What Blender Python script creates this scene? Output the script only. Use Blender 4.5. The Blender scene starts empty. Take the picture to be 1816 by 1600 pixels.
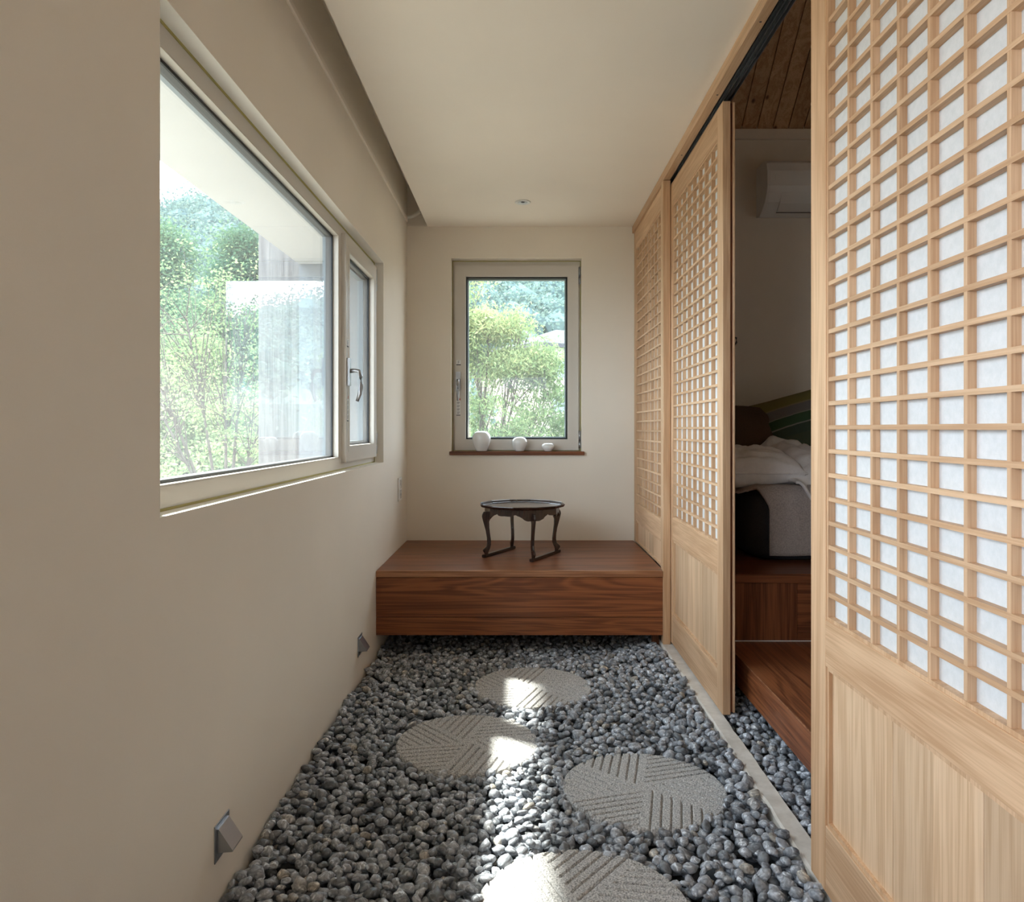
import bpy, bmesh, math, random
import numpy as np
from mathutils import Vector, Matrix, noise
R = math.radians
random.seed(7); rng = np.random.default_rng(7)
SC = bpy.context.scene
COL = SC.collection
H = 1.115          # eye height above the gravel
F = 1350.0         # focal length in pixels of the 1816 px frame
W2 = 0.75          # half width of the corridor

# ------------------------------------------------------------------ camera, sky, sun, exposure
cam_d = bpy.data.cameras.new('camera'); cam = bpy.data.objects.new('camera', cam_d); COL.objects.link(cam)
cam.location = (0, 0, H); cam.rotation_euler = (R(90), 0, 0)
cam_d.sensor_width = 36; cam_d.lens = F/1816*36
cam_d.shift_x = -14/1816; cam_d.shift_y = -40/1816
cam_d.clip_start = 0.02; cam_d.clip_end = 2000
SC.camera = cam
SC.view_settings.view_transform = 'Standard'; SC.view_settings.look = 'None'
SC.view_settings.gamma = 1; SC.view_settings.use_curve_mapping = False
SC.view_settings.exposure = 1.45
w = bpy.data.worlds.new('sky'); SC.world = w; w.use_nodes = True
bg = w.node_tree.nodes['Background']
bg.inputs[0].default_value = (0.80, 0.88, 1.0, 1); bg.inputs[1].default_value = 4.0
sd = bpy.data.lights.new('sun', 'SUN'); sun = bpy.data.objects.new('sun', sd); COL.objects.link(sun)
sd.energy = 11.0; sd.angle = R(2.5); sd.color = (1.0, 0.95, 0.87)
sun.rotation_euler = Vector((0.68, -0.43, -1.0)).to_track_quat('-Z', 'Y').to_euler()
def portal(name, loc, rot, sx, sy):
    l = bpy.data.lights.new(name, 'AREA'); l.shape = 'RECTANGLE'; l.size = sx; l.size_y = sy
    l.cycles.is_portal = True
    o = bpy.data.objects.new(name, l); COL.objects.link(o); o.location = loc; o.rotation_euler = rot
portal('portal_side', (-0.86, 2.88, 1.48), (0, R(-90), 0), 1.1, 2.6)
portal('portal_end', (-0.02, 5.28, 1.6), (R(-90), 0, 0), 0.87, 1.3)
portal('portal_rear', (-0.86, -0.35, 1.48), (0, R(-90), 0), 1.1, 2.1)  # covers the unseen side opening added behind the camera

# ------------------------------------------------------------------ materials
def mat(name, col=(.5,.5,.5), rough=.6, metal=0.0, spec=.5, coat=0):
    m = bpy.data.materials.new(name); m.use_nodes = True
    b = m.node_tree.nodes['Principled BSDF']
    b.inputs['Base Color'].default_value = (*col, 1); b.inputs['Roughness'].default_value = rough
    b.inputs['Metallic'].default_value = metal; b.inputs['Specular IOR Level'].default_value = spec
    b.inputs['Coat Weight'].default_value = coat
    return m
def N(m, t, **k):
    n = m.node_tree.nodes.new(t)
    for a, v in k.items(): setattr(n, a, v)
    return n
def L(m, a, b): m.node_tree.links.new(a, b)
def bs(m): return m.node_tree.nodes['Principled BSDF']
def ramp(m, stops):
    r = N(m, 'ShaderNodeValToRGB'); e = r.color_ramp.elements
    while len(e) < len(stops): e.new(.5)
    for i, (p, c) in enumerate(stops): e[i].position = p; e[i].color = (*c, 1)
    return r
def bumpn(m, src, strength, dist):
    b = N(m, 'ShaderNodeBump'); b.inputs['Strength'].default_value = strength; b.inputs['Distance'].default_value = dist
    L(m, src, b.inputs['Height']); L(m, b.outputs[0], bs(m).inputs['Normal']); return b
def paint(name, col, var=.03, sc=300, rough=.75):
    m = mat(name, col, rough, spec=.25)
    tc = N(m, 'ShaderNodeTexCoord'); n = N(m, 'ShaderNodeTexNoise'); n.inputs['Scale'].default_value = 1.3; n.inputs['Detail'].default_value = 4
    L(m, tc.outputs['Object'], n.inputs['Vector'])
    r = ramp(m, [(.3, tuple(c*(1-var) for c in col)), (.7, tuple(min(1, c*(1+var)) for c in col))])
    L(m, n.outputs[0], r.inputs[0]); L(m, r.outputs[0], bs(m).inputs['Base Color'])
    f = N(m, 'ShaderNodeTexNoise'); f.inputs['Scale'].default_value = sc; L(m, tc.outputs['Object'], f.inputs['Vector'])
    bumpn(m, f.outputs[0], .08, .002)
    return m
def wood(name, c1, c2, axis, scale=1.0, rough=.5, ring=1.0, fine=1.0, rand=.12, spec=.4, dist=3.0, knots=False):
    """grain runs along axis; each object gets its own cut of the grain and its own tone"""
    m = mat(name, c1, rough, spec=spec)
    tc = N(m, 'ShaderNodeTexCoord'); oi = N(m, 'ShaderNodeObjectInfo')
    mul = N(m, 'ShaderNodeVectorMath', operation='SCALE'); cmb = N(m, 'ShaderNodeCombineXYZ')
    for i in range(3): L(m, oi.outputs['Random'], cmb.inputs[i])
    L(m, cmb.outputs[0], mul.inputs[0]); mul.inputs['Scale'].default_value = 7.3
    add = N(m, 'ShaderNodeVectorMath', operation='ADD'); L(m, tc.outputs['Object'], add.inputs[0]); L(m, mul.outputs[0], add.inputs[1])
    mp = N(m, 'ShaderNodeMapping'); s = [14*scale]*3; s['XYZ'.index(axis)] = .9*scale; mp.inputs['Scale'].default_value = s
    L(m, add.outputs[0], mp.inputs[0])
    n1 = N(m, 'ShaderNodeTexNoise'); n1.inputs['Scale'].default_value = .9; n1.inputs['Detail'].default_value = 3; n1.inputs['Distortion'].default_value = .6*dist/3
    L(m, mp.outputs[0], n1.inputs['Vector'])
    k = N(m, 'ShaderNodeMath', operation='MULTIPLY'); k.inputs[1].default_value = 26*ring; L(m, n1.outputs[0], k.inputs[0])
    sn = N(m, 'ShaderNodeMath', operation='SINE'); L(m, k.outputs[0], sn.inputs[0])
    mp2 = N(m, 'ShaderNodeMapping'); s = [220*scale*fine]*3; s['XYZ'.index(axis)] = 5*scale; mp2.inputs['Scale'].default_value = s
    L(m, add.outputs[0], mp2.inputs[0])
    n2 = N(m, 'ShaderNodeTexNoise'); n2.inputs['Scale'].default_value = 1; n2.inputs['Detail'].default_value = 2; L(m, mp2.outputs[0], n2.inputs['Vector'])
    a = N(m, 'ShaderNodeMath', operation='MULTIPLY_ADD'); L(m, sn.outputs[0], a.inputs[0]); a.inputs[1].default_value = .17; L(m, n2.outputs[0], a.inputs[2])
    r = ramp(m, [(.25, c2), (.72, c1)]); L(m, a.outputs[0], r.inputs[0])
    col = r.outputs[0]
    if knots:
        v = N(m, 'ShaderNodeTexVoronoi'); v.inputs['Scale'].default_value = 1
        mp3 = N(m, 'ShaderNodeMapping'); s = [9]*3; s['XYZ'.index(axis)] = 2.6; mp3.inputs['Scale'].default_value = s
        L(m, add.outputs[0], mp3.inputs[0]); L(m, mp3.outputs[0], v.inputs['Vector'])
        kr = ramp(m, [(.05, (1,1,1)), (.13, (0,0,0))]); L(m, v.outputs['Distance'], kr.inputs[0])
        mx = N(m, 'ShaderNodeMix', data_type='RGBA'); L(m, kr.outputs[0], mx.inputs['Factor']); L(m, col, mx.inputs['A']); mx.inputs['B'].default_value = (c2[0]*.3, c2[1]*.22, c2[2]*.18, 1)
        col = mx.outputs['Result']
    hs = N(m, 'ShaderNodeHueSaturation'); L(m, col, hs.inputs['Color'])
    mr = N(m, 'ShaderNodeMapRange'); L(m, oi.outputs['Random'], mr.inputs[0]); mr.inputs[3].default_value = 1-rand; mr.inputs[4].default_value = 1+rand
    L(m, mr.outputs[0], hs.inputs['Value']); L(m, hs.outputs[0], bs(m).inputs['Base Color'])
    bumpn(m, a.outputs[0], .12, .001)
    return m
M = {}
M['wall'] = paint('cream_paint', (.83, .765, .665))
M['ceil'] = paint('ceiling_paint', (.91, .835, .735))
M['edge'] = paint('plaster_edge', (.90, .87, .80))
for a in 'XYZ':
    M['cedar'+a] = wood('cedar_'+a, (.66,.44,.27), (.50,.30,.165), a, rand=.06, ring=.8)
    M['dark'+a] = wood('dark_wood_'+a, (.26,.090,.034), (.115,.034,.013), a, scale=.8, rough=.38, ring=1.3, rand=.10, dist=5)
M['board'] = wood('cedar_board', (.68,.48,.31), (.54,.35,.205), 'Z', rand=.12, ring=1.2)
M['front'] = wood('bench_front', (.31,.105,.036), (.14,.040,.014), 'X', scale=.42, rough=.42, ring=2.4, rand=.06, dist=9, fine=1.6)
M['worn'] = wood('worn_edge', (.42,.20,.10), (.22,.09,.04), 'X', scale=.8, rough=.4)
M['pine'] = wood('pine_plank', (.66,.44,.25), (.46,.27,.13), 'Y', rand=.22, knots=True)
M['metal_frame'] = paint('frame_metal', (.64, .60, .54), .02, 500, .42)
M['outer_frame'] = mat('outer_frame', (.23,.28,.31), .5)
M['gasket'] = mat('black_gasket', (.008,.009,.010), .5)
M['steel'] = mat('brushed_steel', (.40,.40,.41), .42, 1.0)
M['alu'] = mat('aluminium', (.42,.44,.47), .35, 1.0)
M['darkmetal'] = mat('dark_track', (.06,.065,.07), .4, .8)
M['seal'] = mat('yellow_sealant', (.42,.37,.12), .6)
M['white'] = mat('white_plastic', (.78,.78,.76), .35)
M['porcelain'] = mat('porcelain', (.80,.81,.80), .12, spec=.6, coat=.5)
M['lacquer'] = wood('black_lacquer', (.035,.017,.012), (.018,.008,.006), 'Z', rough=.22, rand=.1, spec=.6)
M['lacquer_top'] = wood('lacquer_top', (.04,.022,.016), (.025,.012,.009), 'X', rough=.16, rand=.1, spec=.6)
M['black'] = mat('black_plastic', (.012,.012,.012), .4)
M['red'] = mat('red_plastic', (.5,.03,.03), .4)
M['ink'] = mat('ink', (.03,.03,.04), .6)
M['sticker'] = mat('sticker_paper', (.75,.75,.73), .5)
# concrete
def speckle(name, c1, c2, sc, detail=4, rough=.9, bump=.3, bd=.003, lo=.35, hi=.65):
    m = mat(name, c1, rough, spec=.2); tc = N(m, 'ShaderNodeTexCoord'); n = N(m, 'ShaderNodeTexNoise')
    n.inputs['Scale'].default_value = sc; n.inputs['Detail'].default_value = detail; n.inputs['Roughness'].default_value = .7
    L(m, tc.outputs['Object'], n.inputs['Vector']); r = ramp(m, [(lo, c1), (hi, c2)]); L(m, n.outputs[0], r.inputs[0])
    L(m, r.outputs[0], bs(m).inputs['Base Color']); bumpn(m, n.outputs[0], bump, bd); return m
M['curb'] = speckle('curb_concrete', (.55,.51,.46), (.72,.68,.63), 9)
M['stone'] = speckle('stepping_stone', (.24,.24,.24), (.68,.67,.66), 190, 3, bump=.6, bd=.003, lo=.38, hi=.62)
M['subfloor'] = speckle('subfloor', (.06,.062,.066), (.10,.105,.11), 20)
M['soffit'] = paint('soffit_white', (.52,.53,.54), .02)
M['fin'] = paint('fin_render', (.21,.225,.24), .08)
M['concrete'] = wood('formed_concrete', (.20,.195,.19), (.12,.115,.115), 'Z', scale=.6, rough=.9, rand=.02, spec=.1)
M['paper'] = speckle('hanji_paper', (.67,.69,.69), (.75,.76,.765), 60, 5, bump=.05)
pm = M['paper']; b = bs(pm)
tr = N(pm, 'ShaderNodeBsdfTranslucent'); tr.inputs[0].default_value = (.8,.8,.78,1); mx = N(pm, 'ShaderNodeMixShader'); mx.inputs[0].default_value = .10
out = pm.node_tree.nodes['Material Output']; L(pm, b.outputs[0], mx.inputs[1]); L(pm, tr.outputs[0], mx.inputs[2]); L(pm, mx.outputs[0], out.inputs[0])
# glass: clear, Fresnel mirror, a faint translucent veil standing in for haze
g = bpy.data.materials.new('window_glass'); g.use_nodes = True; nt = g.node_tree; nt.nodes.clear(); M['glass'] = g
geo = N(g, 'ShaderNodeNewGeometry'); dot = N(g, 'ShaderNodeVectorMath', operation='DOT_PRODUCT')
L(g, geo.outputs['Incoming'], dot.inputs[0]); L(g, geo.outputs['Normal'], dot.inputs[1])
ab = N(g, 'ShaderNodeMath', operation='ABSOLUTE'); L(g, dot.outputs['Value'], ab.inputs[0])
om = N(g, 'ShaderNodeMath', operation='SUBTRACT'); om.inputs[0].default_value = 1; L(g, ab.outputs[0], om.inputs[1])
pw = N(g, 'ShaderNodeMath', operation='POWER'); L(g, om.outputs[0], pw.inputs[0]); pw.inputs[1].default_value = 5
ma = N(g, 'ShaderNodeMath', operation='MULTIPLY_ADD'); L(g, pw.outputs[0], ma.inputs[0]); ma.inputs[1].default_value = .93; ma.inputs[2].default_value = .07
tp = N(g, 'ShaderNodeBsdfTransparent'); tp.inputs[0].default_value = (.95,.98,.97,1); gl = N(g, 'ShaderNodeBsdfGlossy'); gl.inputs['Roughness'].default_value = 0.0
tl = N(g, 'ShaderNodeBsdfTranslucent'); tl.inputs[0].default_value = (.9,.95,1,1)
m0 = N(g, 'ShaderNodeMixShader'); m0.inputs[0].default_value = .022; L(g, tp.outputs[0], m0.inputs[1]); L(g, tl.outputs[0], m0.inputs[2])
m1 = N(g, 'ShaderNodeMixShader'); L(g, ma.outputs[0], m1.inputs[0]); L(g, m0.outputs[0], m1.inputs[1]); L(g, gl.outputs[0], m1.inputs[2])
o_ = N(g, 'ShaderNodeOutputMaterial'); L(g, m1.outputs[0], o_.inputs[0])
# pebbles
def pebble_mat(name, lo, mid, hi):
    m = mat(name, mid, .42, spec=.6); geo = N(m, 'ShaderNodeNewGeometry'); oi = N(m, 'ShaderNodeObjectInfo'); tc = N(m, 'ShaderNodeTexCoord')
    a = N(m, 'ShaderNodeMath', operation='ADD'); L(m, geo.outputs['Random Per Island'], a.inputs[0]); L(m, oi.outputs['Random'], a.inputs[1])
    fr = N(m, 'ShaderNodeMath', operation='FRACT'); L(m, a.outputs[0], fr.inputs[0])
    r = ramp(m, [(0, lo), (.45, mid), (.93, tuple(c*1.45 for c in mid)), (.975, hi)]); L(m, fr.outputs[0], r.inputs[0])
    n = N(m, 'ShaderNodeTexNoise'); n.inputs['Scale'].default_value = 55; n.inputs['Detail'].default_value = 5; n.inputs['Distortion'].default_value = 1.5; L(m, geo.outputs['Position'], n.inputs['Vector'])
    r2 = ramp(m, [(.34, (.55,.55,.55)), (.56, (1.2,1.2,1.2)), (.66, (2.3,2.3,2.25))]); L(m, n.outputs[0], r2.inputs[0])
    mu = N(m, 'ShaderNodeMix', data_type='RGBA', blend_type='MULTIPLY'); mu.inputs['Factor'].default_value = 1
    L(m, r.outputs[0], mu.inputs['A']); L(m, r2.outputs[0], mu.inputs['B']); L(m, mu.outputs['Result'], bs(m).inputs['Base Color'])
    bumpn(m, n.outputs[0], .35, .002); return m
M['pebble'] = pebble_mat('pebble', (.11,.122,.14), (.275,.295,.33), (.34,.32,.29))
def leaf_mat(name, cols, trans=.4):
    m = bpy.data.materials.new(name); m.use_nodes = True; m.node_tree.nodes.clear()
    geo = N(m, 'ShaderNodeNewGeometry'); tc = N(m, 'ShaderNodeTexCoord'); n = N(m, 'ShaderNodeTexNoise'); n.inputs['Scale'].default_value = .45
    L(m, tc.outputs['Object'], n.inputs['Vector'])
    a = N(m, 'ShaderNodeMath', operation='MULTIPLY_ADD'); L(m, geo.outputs['Random Per Island'], a.inputs[0]); a.inputs[1].default_value = .55
    n_ = N(m, 'ShaderNodeMath', operation='MULTIPLY_ADD'); L(m, n.outputs[0], n_.inputs[0]); n_.inputs[1].default_value = 1.6; n_.inputs[2].default_value = -.6
    L(m, n_.outputs[0], a.inputs[2]); r = ramp(m, [(.05, cols[0]), (.5, cols[1]), (.95, cols[2])]); L(m, a.outputs[0], r.inputs[0])
    d = N(m, 'ShaderNodeBsdfDiffuse'); t = N(m, 'ShaderNodeBsdfTranslucent'); x = N(m, 'ShaderNodeMixShader'); x.inputs[0].default_value = trans
    L(m, r.outputs[0], d.inputs[0]); L(m, r.outputs[0], t.inputs[0]); L(m, d.outputs[0], x.inputs[1]); L(m, t.outputs[0], x.inputs[2])
    o = N(m, 'ShaderNodeOutputMaterial'); L(m, x.outputs[0], o.inputs[0]); return m
M['leaf_bright'] = leaf_mat('leaf_bright', [(.11,.18,.09), (.20,.28,.13), (.36,.39,.19)])
M['leaf_mid'] = leaf_mat('leaf_mid', [(.05,.11,.07), (.10,.17,.095), (.18,.25,.125)])
M['leaf_hill'] = leaf_mat('leaf_hill', [(.07,.115,.115), (.115,.17,.15), (.19,.25,.20)], .3)  # distance haze is mixed into these pale blue-green leaf colours
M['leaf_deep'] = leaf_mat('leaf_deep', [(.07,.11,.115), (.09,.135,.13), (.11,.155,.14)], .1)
M['bark'] = speckle('bark', (.07,.06,.05), (.13,.115,.10), 12)
M['grass'] = speckle('grass', (.125,.112,.088), (.165,.150,.118), 3)
M['rooftile'] = speckle('roof_tile', (.050,.056,.068), (.065,.072,.086), 4)
M['housewall'] = mat('house_wall', (.42,.38,.31), .9)
M['fascia'] = mat('dark_fascia', (.05,.05,.06), .7)

# ------------------------------------------------------------------ helpers
def link_mesh(name, bm, m, parent=None, smooth=False):
    me = bpy.data.meshes.new(name); bm.normal_update(); bm.to_mesh(me); bm.free()
    return link_me(name, me, m, parent, smooth)
def link_me(name, me, m, parent=None, smooth=False):
    if m is not None: me.materials.append(m)
    o = bpy.data.objects.new(name, me); COL.objects.link(o)
    if smooth: me.polygons.foreach_set('use_smooth', [True]*len(me.polygons))
    if parent is not None: adopt(o, parent)
    return o
def wpos(o):
    p = Vector(o.location); q = o.parent
    while q is not None: p += Vector(q.location); q = q.parent
    return p
def adopt(o, parent):              # parents are never rotated when adopting: keep world place
    o.parent = parent; o.location = Vector(o.location) - wpos(parent)
def thing(name, label, cat, loc=(0,0,0), group=None):
    o = bpy.data.objects.new(name, None); COL.objects.link(o); o.location = loc; o.empty_display_size = .05
    o['label'] = label; o['category'] = cat
    if group: o['group'] = group
    return o
def tag(o, label, cat, group=None, kind=None):
    o['label'] = label; o['category'] = cat
    if group: o['group'] = group
    if kind: o['kind'] = kind
    return o
def struct(o): o['kind'] = 'structure'; return o
def box(bm, x0, x1, y0, y1, z0, z1):
    v = [bm.verts.new(p) for p in ((x0,y0,z0),(x1,y0,z0),(x1,y1,z0),(x0,y1,z0),(x0,y0,z1),(x1,y0,z1),(x1,y1,z1),(x0,y1,z1))]
    for f in ((0,3,2,1),(4,5,6,7),(0,1,5,4),(1,2,6,5),(2,3,7,6),(3,0,4,7)): bm.faces.new([v[i] for i in f])
def bx(name, x0, x1, y0, y1, z0, z1, m, parent=None, bev=0.0):
    bm = bmesh.new(); box(bm, min(x0,x1), max(x0,x1), min(y0,y1), max(y0,y1), min(z0,z1), max(z0,z1))
    if bev: bmesh.ops.bevel(bm, geom=bm.edges[:], offset=bev, segments=1, affect='EDGES', profile=.5)
    return link_mesh(name, bm, m, parent)
def boxes(name, lst, m, parent=None):
    bm = bmesh.new()
    for b_ in lst: box(bm, *b_)
    return link_mesh(name, bm, m, parent)
def tube(bm, pts, rad, seg=8, cap=True):
    pts = [Vector(p) for p in pts]; rings = []
    if not isinstance(rad, (list, tuple)): rad = [rad]*len(pts)
    up = Vector((0,0,1))
    for i, p in enumerate(pts):
        t = (pts[min(i+1, len(pts)-1)] - pts[max(i-1, 0)]).normalized()
        a = t.cross(up)
        if a.length < 1e-3: a = t.cross(Vector((1,0,0)))
        a.normalize(); c = t.cross(a)
        rings.append([bm.verts.new(p + (a*math.cos(2*math.pi*k/seg) + c*math.sin(2*math.pi*k/seg))*rad[i]) for k in range(seg)])
    for r0, r1 in zip(rings, rings[1:]):
        for k in range(seg): bm.faces.new((r0[k], r0[(k+1)%seg], r1[(k+1)%seg], r1[k]))
    if cap: bm.faces.new(rings[0][::-1]); bm.faces.new(rings[-1])
def lathe(bm, prof, c, seg=40):
    rings = []
    for r, z in prof:
        if r < 1e-5: rings.append([bm.verts.new((c[0], c[1], c[2]+z))])
        else: rings.append([bm.verts.new((c[0]+r*math.cos(2*math.pi*k/seg), c[1]+r*math.sin(2*math.pi*k/seg), c[2]+z)) for k in range(seg)])
    for a, b2 in zip(rings, rings[1:]):
        for k in range(seg):
            k2 = (k+1) % seg
            if len(a) == 1 and len(b2) == 1: continue
            if len(a) == 1: bm.faces.new((a[0], b2[k], b2[k2]))
            elif len(b2) == 1: bm.faces.new((a[k], a[k2], b2[0]))
            else: bm.faces.new((a[k], a[k2], b2[k2], b2[k]))
    bmesh.ops.recalc_face_normals(bm, faces=bm.faces[:])
def ring_frame(bm, Mp, u0, u1, v0, v1, wd, d0, d1, chamfer=0.0):
    """mitred rectangular frame; Mp(u,v,d) -> world"""
    o4 = [(u0,v0),(u1,v0),(u1,v1),(u0,v1)]; i4 = [(u0+wd,v0+wd),(u1-wd,v0+wd),(u1-wd,v1-wd),(u0+wd,v1-wd)]
    A = [bm.verts.new(Mp(u,v,d0)) for u,v in o4]; B = [bm.verts.new(Mp(u,v,d0)) for u,v in i4]
    Cc = [bm.verts.new(Mp(u,v,d1)) for u,v in o4]; D = [bm.verts.new(Mp(u,v,d1)) for u,v in i4]
    for k in range(4):
        j = (k+1) % 4
        bm.faces.new((A[k],A[j],B[j],B[k])); bm.faces.new((Cc[k],D[k],D[j],Cc[j]))
        bm.faces.new((A[k],Cc[k],Cc[j],A[j])); bm.faces.new((B[k],B[j],D[j],D[k]))
    bmesh.ops.recalc_face_normals(bm, faces=bm.faces[:])
def mbox(bm, Mp, u0, u1, v0, v1, d0, d1):
    v = [bm.verts.new(Mp(u,vv,d)) for d in (d0,d1) for u,vv in ((u0,v0),(u1,v0),(u1,v1),(u0,v1))]
    for f in ((0,1,2,3),(7,6,5,4),(0,4,5,1),(1,5,6,2),(2,6,7,3),(3,7,4,0)): bm.faces.new([v[i] for i in f])
    bmesh.ops.recalc_face_normals(bm, faces=bm.faces[:])

# ------------------------------------------------------------------ room shell
YB = 5.05; CZ = H + 1.339; WY0, WY1, WZ0, WZ1 = 1.585, 4.18, H-.186, H+.91
XO = -.87   # outer face of the left wall
struct(boxes('wall_left', [(XO,-W2,.70,WY0,-.3,3.0), (XO,-W2,-1.6,-1.4,-.3,3.0), (XO,-W2,-1.4,.70,-.3,WZ0), (XO,-W2,-1.4,.70,WZ1,3.0), (XO,-W2,WY1,YB+.25,-.3,3.0), (XO,-W2,WY0,WY1,-.3,WZ0), (XO,-W2,WY0,WY1,WZ1,3.0)], M['wall']))  # includes an unseen window opening behind the camera, added to light the doors
BX0, BX1, BZ0, BZ1 = -.456, .411, H-.152, H+1.130
struct(boxes('wall_back', [(-W2,BX0,YB,YB+.25,-.3,3.0), (BX1,1.0,YB,YB+.25,-.3,3.0), (BX0,BX1,YB,YB+.25,-.3,BZ0-.024), (BX0,BX1,YB,YB+.25,BZ1,3.0)], M['wall']))
RX0, RX1, RZ0, RZ1 = -.28, .42, H+.62, H+.81  # unseen rear slot, added to give the end pane a bright reflection
struct(boxes('wall_rear', [(XO,RX0,-1.8,-1.6,-.3,3.0), (RX1,.84,-1.8,-1.6,-.3,3.0), (RX0,RX1,-1.8,-1.6,-.3,RZ0), (RX0,RX1,-1.8,-1.6,RZ1,3.0)], M['wall']))
ceil = struct(boxes('ceiling', [(-.612,.83,-1.6,YB,CZ,CZ+.03), (-.612,-.60,-1.6,YB,CZ+.03,H+1.62)], M['ceil']))
struct(bx('ceiling_slot_top', XO, .84, -1.8, YB+.25, H+1.62, H+1.80, M['wall']))
struct(bx('trim_1', -.752, -.740, -1.6, YB, H+1.368, H+1.394, M['ceil'], bev=.003))
struct(bx('trim_2', -.742, -.612, YB-.012, YB, CZ-.002, CZ+.012, M['wall']))
struct(bx('floor', -.86, 3.2, -1.8, 5.0, -.30, -.100, M['subfloor']))
struct(bx('wall_right', .790, .84, -1.8, YB, H+1.318, 4.7, M['wall']))
# threshold curb
bm = bmesh.new(); n = 90
rows = []
for i in range(n+1):
    y = .3 + (YB-.3)*i/n; a = .006*noise.noise(Vector((y*9, 0, 1))); b2 = .006*noise.noise(Vector((y*9, 5, 1)))
    rows.append([bm.verts.new(p) for p in ((.738+a,y,-.11),(.740+a,y,-.016),(.746+a,y,-.010),(.798+b2,y,-.010),(.803+b2,y,-.11))])
for r0, r1 in zip(rows, rows[1:]):
    for k in range(4): bm.faces.new((r0[k], r1[k], r1[k+1], r0[k+1]))
bmesh.ops.recalc_face_normals(bm, faces=bm.faces[:])
struct(link_mesh('trim_3', bm, M['curb']))
# bedroom shell
BY = 4.75
struct(bx('wall_bedroom_back', .84, 3.2, BY, BY+.34, -.3, 3.25, M['wall']))
struct(bx('wall_bedroom_right', 3.2, 3.3, -1.8, BY+.2, -.3, 4.8, M['wall']))
struct(bx('wall_bedroom_rear', .84, 3.2, -1.8, -1.7, -.3, 4.8, M['darkZ']))  # unseen wall given dark wood to keep the bedroom dim
struct(bx('trim_4', .84, 3.2, BY-.02, BY, H+1.80, H+1.865, M['wall'], bev=.004))
bc = bpy.data.objects.new('ceiling_bedroom', None); COL.objects.link(bc); bc['kind'] = 'structure'; bc.location = (0, BY, H+1.86)
pw_ = .097; zc = H+1.861
for i in range(25):
    x0 = .80 + i*pw_; bm = bmesh.new(); y1 = BY+.01; y0 = 3.0; dz = .88*(y1-y0)
    g_ = .0035
    vs = [bm.verts.new(p) for p in ((x0+g_,y1,zc),(x0+pw_-g_,y1,zc),(x0+pw_-g_,y0,zc+dz),(x0+g_,y0,zc+dz),(x0+g_,y1,zc+.02),(x0+pw_-g_,y1,zc+.02),(x0+pw_-g_,y0,zc+dz+.02),(x0+g_,y0,zc+dz+.02))]
    for f in ((0,3,2,1),(4,5,6,7),(0,1,5,4),(1,2,6,5),(2,3,7,6),(3,0,4,7)): bm.faces.new([vs[k] for k in f])
    bmesh.ops.recalc_face_normals(bm, faces=bm.faces[:])
    link_mesh('plank', bm, M['pine'], bc)
bm = bmesh.new()
vs = [bm.verts.new(p) for p in ((.80,BY+.2,zc-.16),(3.3,BY+.2,zc-.16),(3.3,3.0,zc+1.56),(.80,3.0,zc+1.56),(3.3,-1.8,zc+1.56),(.80,-1.8,zc+1.56))]
bm.faces.new((vs[0],vs[1],vs[2],vs[3])); bm.faces.new((vs[3],vs[2],vs[4],vs[5]))
o = link_mesh('roof_lining', bm, M['pine'], bc); sm = o.modifiers.new('s','SOLIDIFY'); sm.thickness = .1; sm.offset = 0
o.location.z += .08

# header beam and sliding track
beam = thing('header_beam', 'light wooden header beam running under the ceiling above the lattice doors', 'beam', (.76, 2, H+1.293))
bx('beam', .745, .783, -1.6, YB, H+1.293, CZ, M['cedarY'], beam, .002)
tk = bx('track', .783, .832, -1.6, YB, H+1.302, H+1.318, M['darkmetal'], beam)
for k, xx in enumerate((.7845, .800, .816, .8295)):
    bx('track_rib', xx, xx+.0022, -1.6, YB, H+1.290, H+1.303, M['alu'] if k > 0 else M['darkmetal'], beam)
for y in (2.42, 2.95, 3.6, 4.4):
    bm = bmesh.new(); lathe(bm, [(0,-.0008),(.004,-.0008),(.004,.002)], (.765, y, H+1.293), 10); link_mesh('screw_hole', bm, M['ink'], beam)
post = thing('door_post', 'square light wooden post between the bench end and the sliding door', 'post', (.765, 3.99, -.02))
bx('post', .745, .785, 3.962, 4.02, -.0105, H+1.293, M['cedarZ'], post, .0025)

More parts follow.
